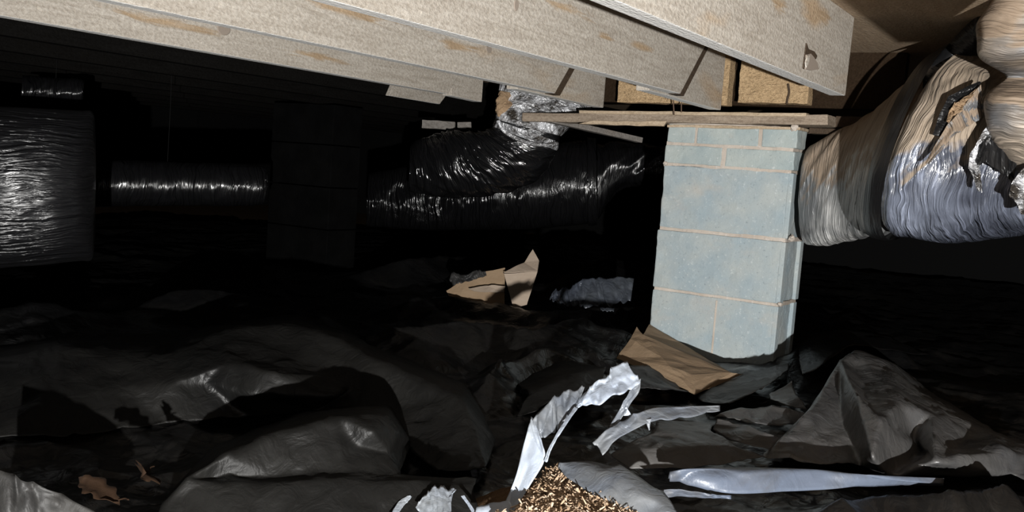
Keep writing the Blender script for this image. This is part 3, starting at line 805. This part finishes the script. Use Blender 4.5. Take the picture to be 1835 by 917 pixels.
def drape(name, V, Fs, mat, lab=None, cat=None, cuts=9, smooth=3, amp=0.0035, seed=0, parent=None, group=None):
    """a folded sheet from named fold points (px, py, height) and the facets between them"""
    ids = list(V); P = [gz(*V[k]) for k in ids]
    o = mesh_obj(name, P, [tuple(ids.index(k) for k in f) for f in Fs], mat, parent)
    bm = bmesh.new(); bm.from_mesh(o.data)
    bmesh.ops.triangulate(bm, faces=bm.faces)
    bmesh.ops.subdivide_edges(bm, edges=bm.edges, cuts=cuts, use_grid_fill=True)
    for _ in range(smooth):
        bmesh.ops.smooth_vert(bm, verts=bm.verts, factor=0.5, use_axis_x=True, use_axis_y=True, use_axis_z=True)
    Q = np.array([v.co for v in bm.verts])
    d = amp * (crease(Q[:, 0] * 15, Q[:, 1] * 15, seed + 61) - .4) + amp * .45 * crease(Q[:, 0] * 38 + Q[:, 2] * 20, Q[:, 1] * 38, seed + 62)
    for v, t in zip(bm.verts, d): v.co.z += t
    bmesh.ops.recalc_face_normals(bm, faces=bm.faces)
    for f in bm.faces: f.smooth = True
    bm.to_mesh(o.data); bm.free()
    thick(o, 0.0012)
    if lab: tag(o, lab, cat or 'plastic sheet', group)
    return o
def FC(s): return [tuple(t.split()) for t in s.split(',')]
drape('plastic_sheet', {
    'a': (1534, 626, .140), 'b': (1506, 644, .138), 'c': (1452, 732, .090), 'd': (1431, 766, .070), 'e': (1381, 806, .045), 'f': (1365, 818, .030),
    'g': (1496, 834, .035), 'h': (1546, 838, .030), 'i': (1594, 857, .020), 'j': (1534, 706, .135), 'k': (1555, 726, .105), 'l': (1614, 720, .120),
    'm': (1671, 742, .095), 'n': (1715, 803, .050), 'o': (1678, 824, .072), 'p': (1638, 783, .045), 'q': (1580, 754, .118), 'r': (1563, 824, .078),
    's': (1506, 749, .070), 't': (1465, 783, .060), 'u': (1597, 651, .120), 'v': (1651, 705, .080), 'w': (1756, 766, .050), 'x': (1796, 800, .075),
    'y': (1835, 812, .060), 'aa': (1813, 850, .025), 'bb': (1536, 668, .112), 'cc': (1575, 676, .118), 'p2': (1655, 810, .025), 'z1': (1930, 830, .05), 'z2': (1930, 900, .02),
    'a0': (1534, 630, .0), 'b0': (1500, 655, .0), 'c0': (1450, 738, .0), 'e0': (1375, 812, .0), 'u0': (1610, 655, .0), 'v0': (1665, 700, .0), 'w0': (1770, 765, .0)},
    FC('a b bb,b j bb,b s j,b c s,c d t,c t s,d e t,e f g,e g t,s t g,s g h,j s h,j h r,j r q,k j q,a bb cc,a cc u,bb j k,bb k cc,cc k l,cc l u,u l v,l m v,k q l,'
      'q p l,p m l,q r i,q i p2,q p2 p,p p2 o,p o m,o n m,r h i,m n w,v m w,n x w,n o x,o aa x,o p2 i,o i aa,x y w,x aa y,y z1 w,y aa z2 z1,'
      'a a0 b0,a b0 b,b b0 c0,b c0 c,c c0 e0,c e0 e,c e d,e e0 f,a u u0,a u0 a0,u v v0,u v0 u0,v w w0,v w0 v0,w z1 w0'),
    M['poly_dusty'], 'dusty black plastic sheet heaped in peaks at lower right', seed=3, smooth=2, amp=.0045)
drape('plastic_sheet', {'1': (1274, 748, .035), '2': (1327, 726, .065), '3': (1377, 724, .065), '4': (1418, 732, .06), '5': (1450, 742, .05), '6': (1418, 763, .045),
                        '7': (1367, 763, .045), '8': (1320, 752, .05), '9': (1272, 772, .03), '10': (1333, 757, .055), '11': (1377, 776, .055), '12': (1404, 785, .045),
                        '13': (1381, 808, .03), '14': (1316, 795, .035), '15': (1283, 750, .05)},
      FC('1 2 8,2 3 7 8,3 4 6 7,4 5 6,9 15 10 14,10 11 14,11 12 13,11 13 14'), M['poly_dusty'], 'two flat dusty plastic folds between the bent strip and the heap', seed=5, cuts=7)
drape('plastic_sheet', {'1': (1088, 818, .035), '2': (1165, 771, .060), '3': (1280, 772, .050), '4': (1322, 797, .055), '5': (1378, 820, .040), '6': (1290, 834, .030), '7': (1200, 842, .030), '8': (1130, 838, .030),
                        '9': (1140, 806, .058), '10': (1240, 800, .056), '11': (1170, 752, .0), '12': (1290, 758, .0)},
      FC('1 2 9,2 3 10 9,3 4 10,4 5 6,4 6 10,10 6 7,9 10 7 8,1 9 8,2 11 12 3'), M['poly_dusty'], 'broad dusty plastic fold below the bent grey strip', seed=16, cuts=8)
drape('plastic_sheet', {'1': (1374, 703, .045), '2': (1421, 680, .075), '3': (1433, 708, .06), '4': (1450, 736, .045), '5': (1411, 730, .055), '6': (1377, 716, .05), '7': (1362, 724, .03), '8': (1400, 724, .02)},
      FC('1 2 3 5 6,3 4 5,6 5 8 7'), M['poly_dusty'], 'small pointed plastic fold left of the heap, right of the pier foot', seed=6, cuts=7)
drape('plastic_sheet', {'1': (1416, 650, .02), '2': (1380, 658, .02), '3': (1330, 664, .015), '4': (1245, 706, .008), '5': (1313, 726, .03), '6': (1350, 708, .05), '7': (1384, 687, .055), '8': (1414, 664, .04), '9': (1255, 722, .01)},
      FC('1 2 7 8,2 3 6 7,3 4 5 6,4 9 5'), M['poly_dim'], 'grey dusted plastic sheet at the foot of the pier', seed=7, cuts=8)
drape('plastic_sheet', {'1': (1431, 598, .06), '2': (1428, 640, .03), '3': (1436, 672, .03), '4': (1480, 654, .06), '5': (1530, 620, .09), '6': (1500, 588, .09), '7': (1600, 600, .08), '8': (1680, 640, .04)},
      FC('1 2 3 4,1 4 5 6,6 5 7,7 5 8'), M['poly'], 'dark plastic fold behind the heap, right of the pier', seed=8, cuts=8)
drape('plastic_sheet', {'1': (1128, 652, .04), '2': (1160, 652, .03), '3': (1245, 708, .01), '4': (1205, 699, .03), '5': (1146, 696, .03), '6': (1100, 660, .05)},
      FC('1 2 3 4,1 4 5 6'), M['poly_dim'], 'grey plastic fold between the pale curling strip and the cardboard', seed=9, cuts=8)
drape('plastic_sheet', {'1': (1013, 675, .075), '2': (1092, 655, .085), '3': (1085, 676, .07), '4': (1050, 702, .055), '5': (1010, 704, .055), '6': (962, 738, .035), '7': (922, 745, .02), '8': (945, 705, .05), '9': (985, 640, .0), '10': (920, 690, .0)},
      FC('1 2 3 4 5,1 5 6 8,8 6 7,1 8 10 9,1 9 2'), M['poly_mid'], 'dull plastic fold behind the pale curling strip', seed=10, cuts=8)
drape('plastic_sheet', {
    't0': (-120, 690, .06), 't1': (0, 651, .08), 't2': (68, 627, .09), 't3': (108, 619, .10), 't4': (253, 622, .10), 't5': (294, 636, .10), 't6': (341, 611, .12), 't7': (420, 585, .14),
    't8': (520, 575, .15), 't9': (600, 600, .14), 't10': (700, 652, .12), 't11': (825, 710, .09), 't12': (850, 765, .06), 't13': (872, 842, .03),
    'm1': (0, 720, .03), 'm2': (105, 712, .05), 'm3': (200, 688, .06), 'm4': (297, 691, .065), 'm5': (368, 688, .065), 'm6': (453, 705, .06), 'm7': (487, 664, .105), 'm8': (608, 712, .06),
    'm9': (405, 648, .11), 'm10': (530, 640, .10), 'm11': (630, 690, .07), 'm12': (710, 725, .05),
    'g1': (-60, 790, 0), 'g2': (150, 780, 0), 'g3': (300, 760, 0), 'g4': (450, 748, .0), 'g5': (560, 738, .01), 'g6': (720, 800, .01), 'g7': (780, 850, .01),
    'k0': (-120, 640, 0), 'k1': (100, 600, 0), 'k2': (340, 590, 0), 'k3': (520, 560, 0), 'k4': (640, 600, 0), 'k5': (840, 690, 0), 'k6': (890, 790, 0)},
    FC('t0 t1 m1,t1 t2 m2 m1,t2 t3 m3 m2,t3 t4 m3,t4 t5 m4 m3,t5 t6 m9,t5 m9 m4,m9 m5 m4,m9 m7 m6 m5,m7 m8 m6,t6 t7 m9,t7 m10 m7 m9,t7 t8 m10,t8 t9 m10,t9 m11 m10,m10 m11 m8 m7,'
      't9 t10 m11,t10 m12 m11,t10 t11 m12,t11 t12 m12,m1 m2 g2 g1,m2 m3 g2,m3 m4 g3 g2,m4 m5 g3,m5 m6 g4 g3,m6 m8 g5 g4,m8 m11 g5,m11 m12 g5,m12 g6 g5,m12 t12 g6,t12 t13 g7 g6,'
      't1 t0 k0,t1 k0 k1 t2,t2 k1 t3,t3 k1 k2 t4,t4 k2 t5,t5 k2 t6,t6 k2 t7,t7 k2 k3 t8,t8 k3 k4 t9,t9 k4 t10,t10 k4 k5 t11,t11 k5 k6 t12,t12 k6 t13'),
    M['poly_mid'], 'long black plastic sheet tented across the left foreground', seed=12, cuts=10)
drape('plastic_sheet', {
    'b1': (280, 912, .02), 'b2': (330, 858, .06), 'b3': (400, 812, .09), 'b4': (500, 768, .115), 'b5': (555, 755, .125), 'b6': (606, 745, .13), 'b7': (690, 733, .125), 'b8': (717, 772, .095), 'b9': (701, 812, .07),
    'c1': (380, 853, .055), 'c2': (500, 850, .055), 'c3': (600, 849, .055), 'c4': (680, 849, .055), 'c5': (715, 851, .05), 'c6': (862, 857, .045),
    'e1': (380, 866, .055), 'e2': (600, 862, .058), 'e3': (860, 868, .045), 'h1': (640, 800, .085), 'h2': (668, 770, .115), 'd0': (270, 960, 0), 'd1': (380, 960, 0), 'd2': (600, 960, 0), 'd3': (880, 940, 0),
    'k1': (380, 800, 0), 'k2': (540, 735, 0), 'k3': (700, 720, 0), 'k4': (740, 790, 0)},
    FC('b1 b2 c1 e1,b2 b3 c1,b3 b4 c2 c1,b4 b5 c2,b5 b6 h1,b5 h1 c3 c2,b6 h2 h1,b6 b7 h2,b7 b8 h2,h2 b8 b9,h2 b9 h1,h1 b9 c4 c3,b9 c5 c4,'
      'c1 c2 e2 e1,c2 c3 e2,c3 c4 e2,c4 c5 e2,c5 c6 e3 e2,b1 e1 d1 d0,e1 e2 d2 d1,e2 e3 d3 d2,b2 b1 k1,b2 k1 b3,b3 k1 b4,b4 k1 k2 b5,b5 k2 b6,b6 k2 k3 b7,b7 k3 k4 b8,b8 k4 b9,b9 k4 c5'),
    M['poly_mid'], 'dusty black plastic sheet humped in the lower left foreground', seed=14, cuts=9)

# ------------------------------------------------------------------ torn pale film edges
def Z(pts): return [gz(x, y, z) for x, y, z in pts]
D = lambda pts: [at(x, y, d) for x, y, d in pts]
e = empty('torn_film', 'pale curling strip of torn plastic rising beside the wood shreds', 'plastic strip')
ribbon('lower_strip', D([(895, 925, 1.50), (925, 850, 1.52), (940, 790, 1.54), (950, 755, 1.56), (952, 748, 1.57)]),
       D([(912, 930, 1.49), (950, 868, 1.50), (975, 825, 1.51), (972, 790, 1.53), (955, 750, 1.57)]), M['poly_pale'], e, amp=.006, freq=4, seed=1)
ribbon('middle_strip', D([(952, 752, 1.57), (985, 715, 1.60), (1010, 702, 1.62), (1048, 690, 1.64)]),
       D([(968, 782, 1.54), (990, 775, 1.55), (1010, 755, 1.57), (1035, 725, 1.60)]), M['poly_grey'], e, amp=.010, freq=7, seed=2)
ribbon('edge_fold', D([(975, 825, 1.505), (985, 800, 1.51), (1005, 765, 1.53), (1030, 728, 1.58)]),
       D([(980, 828, 1.50), (989, 802, 1.505), (1010, 767, 1.525), (1036, 730, 1.575)]), M['poly_pale'], e, amp=.001, seed=3)
ribbon('upper_strip', D([(1030, 729, 1.60), (1052, 700, 1.62), (1070, 679, 1.64), (1090, 672, 1.65), (1096, 658, 1.66), (1124, 648, 1.67)]),
       D([(1034, 731, 1.59), (1060, 722, 1.60), (1080, 717, 1.60), (1105, 705, 1.60), (1130, 697, 1.61), (1148, 680, 1.63)]), M['poly_pale'], e, amp=.010, freq=6, seed=4)
ribbon('hanging_tail', D([(1134, 692, 1.62), (1128, 700, 1.62), (1118, 718, 1.61), (1108, 738, 1.61), (1092, 762, 1.60)]),
       D([(1148, 678, 1.63), (1145, 702, 1.63), (1130, 722, 1.62), (1118, 742, 1.61), (1104, 766, 1.60)]), M['poly_grey'], e, amp=.004, freq=5, seed=5)
ribbon('torn_tip', D([(1120, 730, 1.612), (1122, 738, 1.612), (1116, 744, 1.612)]), D([(1122, 728, 1.61), (1127, 736, 1.61), (1132, 744, 1.61)]), M['poly_pale'], e, nv=12, nu=6, amp=.001)

e = empty('torn_film', 'grey plastic strip bent at an elbow, lying below the cardboard', 'plastic strip')
ribbon('strip', D([(1062, 790, 1.56), (1095, 765, 1.58), (1125, 748, 1.60), (1150, 734, 1.62), (1200, 730, 1.66), (1250, 728, 1.70), (1290, 726, 1.74)]),
       D([(1080, 812, 1.54), (1105, 788, 1.555), (1140, 768, 1.575), (1165, 754, 1.60), (1205, 750, 1.63), (1250, 742, 1.68), (1290, 734, 1.73)]), M['poly_grey'], e, amp=.007, freq=6, seed=7)
ribbon('fold_lip', D([(1152, 752, 1.598), (1158, 758, 1.596), (1163, 770, 1.595)]), D([(1168, 750, 1.597), (1165, 760, 1.595), (1164, 771, 1.594)]), M['poly_grey'], e, nv=14, nu=6, amp=.001)

e = ribbon('torn_film', Z([(1000, 838, .07), (1050, 828, .082), (1090, 833, .088), (1118, 836, .092), (1160, 862, .085), (1200, 892, .075), (1215, 925, .065)]),
           Z([(1002, 842, .07), (1020, 858, .07), (1060, 884, .068), (1090, 900, .066), (1120, 915, .064), (1150, 928, .06), (1170, 938, .055)]), M['poly_grey'], amp=.006, freq=5, seed=9, bulge=.010)
tag(e, 'wide grey leaf-shaped plastic flap right of the wood shreds', 'plastic flap')
e = ribbon('torn_film', Z([(1198, 855, .06), (1225, 840, .075), (1290, 836, .075), (1370, 838, .075), (1450, 842, .07), (1530, 852, .065), (1610, 862, .06), (1690, 868, .05)]),
           Z([(1200, 860, .055), (1240, 868, .05), (1300, 884, .045), (1370, 884, .045), (1450, 876, .045), (1530, 872, .048), (1610, 867, .045), (1690, 870, .045)]), M['poly_roll'], amp=.006, freq=5, seed=11, bulge=.012)
tag(e, 'long bluish rolled plastic edge running along the lower right', 'plastic strip')
e = ribbon('torn_film', Z([(1170, 880, .05), (1215, 876, .055), (1270, 884, .05), (1310, 888, .045)]), Z([(1185, 890, .04), (1220, 889, .04), (1270, 892, .04), (1310, 892, .04)]), M['poly_roll'], nv=30, amp=.003, seed=12)
tag(e, 'short pale plastic fold under the rolled edge', 'plastic strip')
e = empty('torn_film', 'small crumpled pale plastic tuft at the bottom edge', 'plastic flap')
ribbon('left_fold', D([(698, 925, 1.46), (715, 898, 1.50), (735, 886, 1.52)]), D([(706, 930, 1.45), (722, 908, 1.49), (738, 890, 1.515)]), M['poly_pale'], e, nv=20, amp=.002)
ribbon('crown', D([(745, 905, 1.48), (765, 880, 1.51), (782, 869, 1.52), (800, 873, 1.52), (818, 876, 1.52)]), D([(758, 930, 1.44), (775, 928, 1.44), (790, 930, 1.43), (808, 930, 1.43), (805, 890, 1.49)]), M['poly_pale'], e, nv=36, amp=.008, seed=15)
ribbon('right_fold', D([(826, 888, 1.50), (838, 905, 1.48), (850, 925, 1.45)]), D([(832, 887, 1.50), (843, 903, 1.48), (858, 925, 1.45)]), M['poly_pale'], e, nv=20, amp=.001)
e = ribbon('torn_film', D([(855, 910, 1.47), (880, 902, 1.48), (910, 898, 1.485)]), D([(850, 935, 1.43), (885, 935, 1.43), (920, 930, 1.44)]), M['poly_pale'], nv=24, amp=.003, bulge=.01)
tag(e, 'pale plastic patch left of the wood shreds', 'plastic flap')
e = ribbon('torn_film', Z([(-60, 822, .10), (0, 840, .10), (45, 858, .09), (80, 872, .08), (130, 895, .06), (190, 925, .03)]),
           Z([(-60, 960, .02), (0, 960, .02), (40, 960, .02), (80, 955, .02), (120, 950, .02), (170, 945, .02)]), M['poly_dim'], amp=.008, freq=5, seed=17)
tag(e, 'grey plastic flap in the bottom left corner', 'plastic flap')
e = ribbon('torn_film', D([(276, 920, 1.55), (282, 900, 1.57), (288, 893, 1.58)]), D([(296, 925, 1.54), (294, 908, 1.56), (290, 894, 1.58)]), M['poly_grey'], nv=16, nu=8, amp=.002)
tag(e, 'little upright white plastic tip at lower left', 'plastic flap')

# wood shreds
def shreds():
    vs, fs = [], []
    rng = random.Random(5)
    poly = [(918, 930), (946, 892), (975, 856), (1000, 840), (1030, 866), (1075, 896), (1130, 930)]
    def inp(x, y):
        c = False
        for i in range(len(poly)):
            (x1, y1), (x2, y2) = poly[i], poly[(i + 1) % len(poly)]
            if (y1 > y) != (y2 > y) and x < (x2 - x1) * (y - y1) / (y2 - y1) + x1: c = not c
        return c
    n = 0
    while n < 5200:
        x, y = rng.uniform(890, 1140), rng.uniform(835, 960)
        if y < 930 and not inp(x, y): continue
        n += 1
        c = gz(x, y, 0.055) + Vector((0, 0, rng.uniform(-.012, .012)))
        L = rng.uniform(.006, .020) * (2.0 if rng.random() < .1 else 1); w = rng.uniform(.001, .006)
        R = Euler((rng.uniform(-.9, .9), rng.uniform(-.9, .9), rng.uniform(0, 6.28))).to_matrix()
        b = len(vs)
        for p in ((-L, -w, 0), (L, -w * .4, .001), (L, w * .4, .001), (-L, w, 0), (-L, 0, .003), (L * .8, 0, .004)):
            vs.append(c + R @ (Vector(p) * .5))
        fs.extend([tuple(b + i for i in f) for f in ((0, 1, 5, 4), (4, 5, 2, 3), (0, 3, 2, 1))])
    o = mesh_obj('wood_shreds', vs, [tuple(f) for f in fs], M['chip'])
    return tag(o, 'heap of shredded tan wood debris at the bottom centre', 'debris', kind='stuff')
shreds()
bed_ = []
rr = np.linspace(0, 1, 14)
hc = gz(1005, 905, 0.02)
rows = [[(hc.x + r * .17 * math.cos(t), hc.y + r * .17 * math.sin(t), 0.030 + 0.012 * math.cos(r * 2) - 0.04 * r * r + 0.006 * random.random()) for t in np.linspace(0, 2 * math.pi, 40)] for r in rr]
sm = sheet('soil_mound', rows, M['soil']); tag(sm, 'brown soil under the heap of wood shreds', 'soil')

# ------------------------------------------------------------------ loose litter
c = [on(1163, 582, 1, PY - .015), on(1215, 611, 1, PY - .012), gz(1310, 668, .035), gz(1332, 670, .02), gz(1245, 706, .014), gz(1105, 642, .014), gz(1141, 587, .085), gz(1130, 608, .065),
     gz(1185, 640, .052), gz(1200, 657, .045), gz(1240, 673, .038), gz(1152, 601, .075), on(1262, 641, 1, PY - .012)]
o = plate('cardboard_piece', (c, [(0, 1, 12, 2, 10, 9, 8, 7, 11), (7, 8, 9, 10, 2, 3, 4, 5), (6, 11, 7)]), M['card'])
tag(o, 'folded brown cardboard leaning against the foot of the pier', 'cardboard')
e = empty('cardboard_box', 'torn cardboard box corner standing up on the far plastic', 'cardboard')
d = 3.75
plate('front_flap', ([at(903, 490, d), at(963, 487, d), at(944, 546, d - .02), at(920, 552, d - .02)], [(0, 1, 2, 3)]), M['card2'], e)
plate('top_flap', ([at(903, 488, d), at(940, 470, d + .05), at(955, 447, d + .06), at(966, 466, d + .03), at(963, 486, d)], [(0, 1, 2, 3, 4)]), M['card2'], e)
plate('side_panel', ([at(800, 521, d + .12), at(842, 493, d + .14), at(905, 480, d + .1), at(904, 552, d), at(815, 552, d + .05)], [(0, 1, 2, 3, 4)]), M['card'], e)
plate('fold_edge', ([at(840, 518, d + .03), at(870, 511, d + .03), at(905, 512, d - .01), at(903, 524, d - .01), at(850, 522, d + .02)], [(0, 1, 2, 3, 4)]), M['card2'], e)
e = ribbon('film_scrap', D([(805, 500, 3.86), (812, 488, 3.86), (830, 492, 3.86), (855, 484, 3.86), (870, 486, 3.86)]), D([(812, 512, 3.85), (822, 506, 3.85), (840, 502, 3.85), (858, 498, 3.85), (872, 494, 3.85)]), M['poly_dim'], nv=30, nu=8, amp=.01, seed=21)
tag(e, 'shrivelled film scrap behind the torn cardboard box', 'plastic scrap')
e = ribbon('film_scrap', D([(985, 530, 3.7), (1000, 515, 3.7), (1020, 514, 3.7), (1040, 502, 3.72), (1065, 498, 3.74), (1100, 496, 3.76), (1136, 499, 3.78)]),
           D([(990, 536, 3.66), (1008, 545, 3.64), (1030, 547, 3.64), (1050, 547, 3.64), (1080, 546, 3.64), (1105, 541, 3.66), (1130, 540, 3.68)]), M['scrap'], nv=90, nu=18, amp=.022, freq=12, seed=23)
tag(e, 'crumpled silvery film scrap left of the pier', 'plastic scrap')
e = ribbon('film_scrap', D([(1075, 551, 3.6), (1090, 551, 3.6), (1101, 552, 3.6)]), D([(1078, 555, 3.58), (1090, 557, 3.58), (1100, 557, 3.58)]), M['scrap'], nv=16, nu=6, amp=.006, seed=25)
tag(e, 'tiny silvery film shred below the crumpled scrap', 'plastic scrap')
def leaf(px, py, L, Wd, ang, lab, tilt=0.4):
    c = gz(px, py, .055); n = 15; rows = []
    for i in range(n):
        t = i / (n - 1); w = Wd * (math.sin(math.pi * min(1, t * 1.02 + .0)) ** .7) * (1 + .25 * math.sin(t * 21))
        row = []
        for k in (-1, -.5, 0, .5, 1):
            row.append((L * (t - .5), w * k * .5, .006 * abs(k) + .006 * math.sin(t * 5 + k)))
        rows.append(row)
    e = empty('dead_leaf', lab, 'leaf', 'dead leaves on the left plastic')
    o = sheet('blade', rows, M['leaf'], e, th=.0008)
    s = tube('stem', [(L * .48, 0, .004), (L * .6, .004, .008), (L * .72, .002, .012)], .0011, M['leaf'], e)
    e.location = c; e.rotation_euler = (tilt, 0.2, ang)
leaf(258, 852, .055, .045, 2.3, 'upright brown dead leaf with its stem up, lower left', 0.8)
leaf(178, 882, .075, .036, 0.2, 'flat brown dead leaf near the bottom left corner')
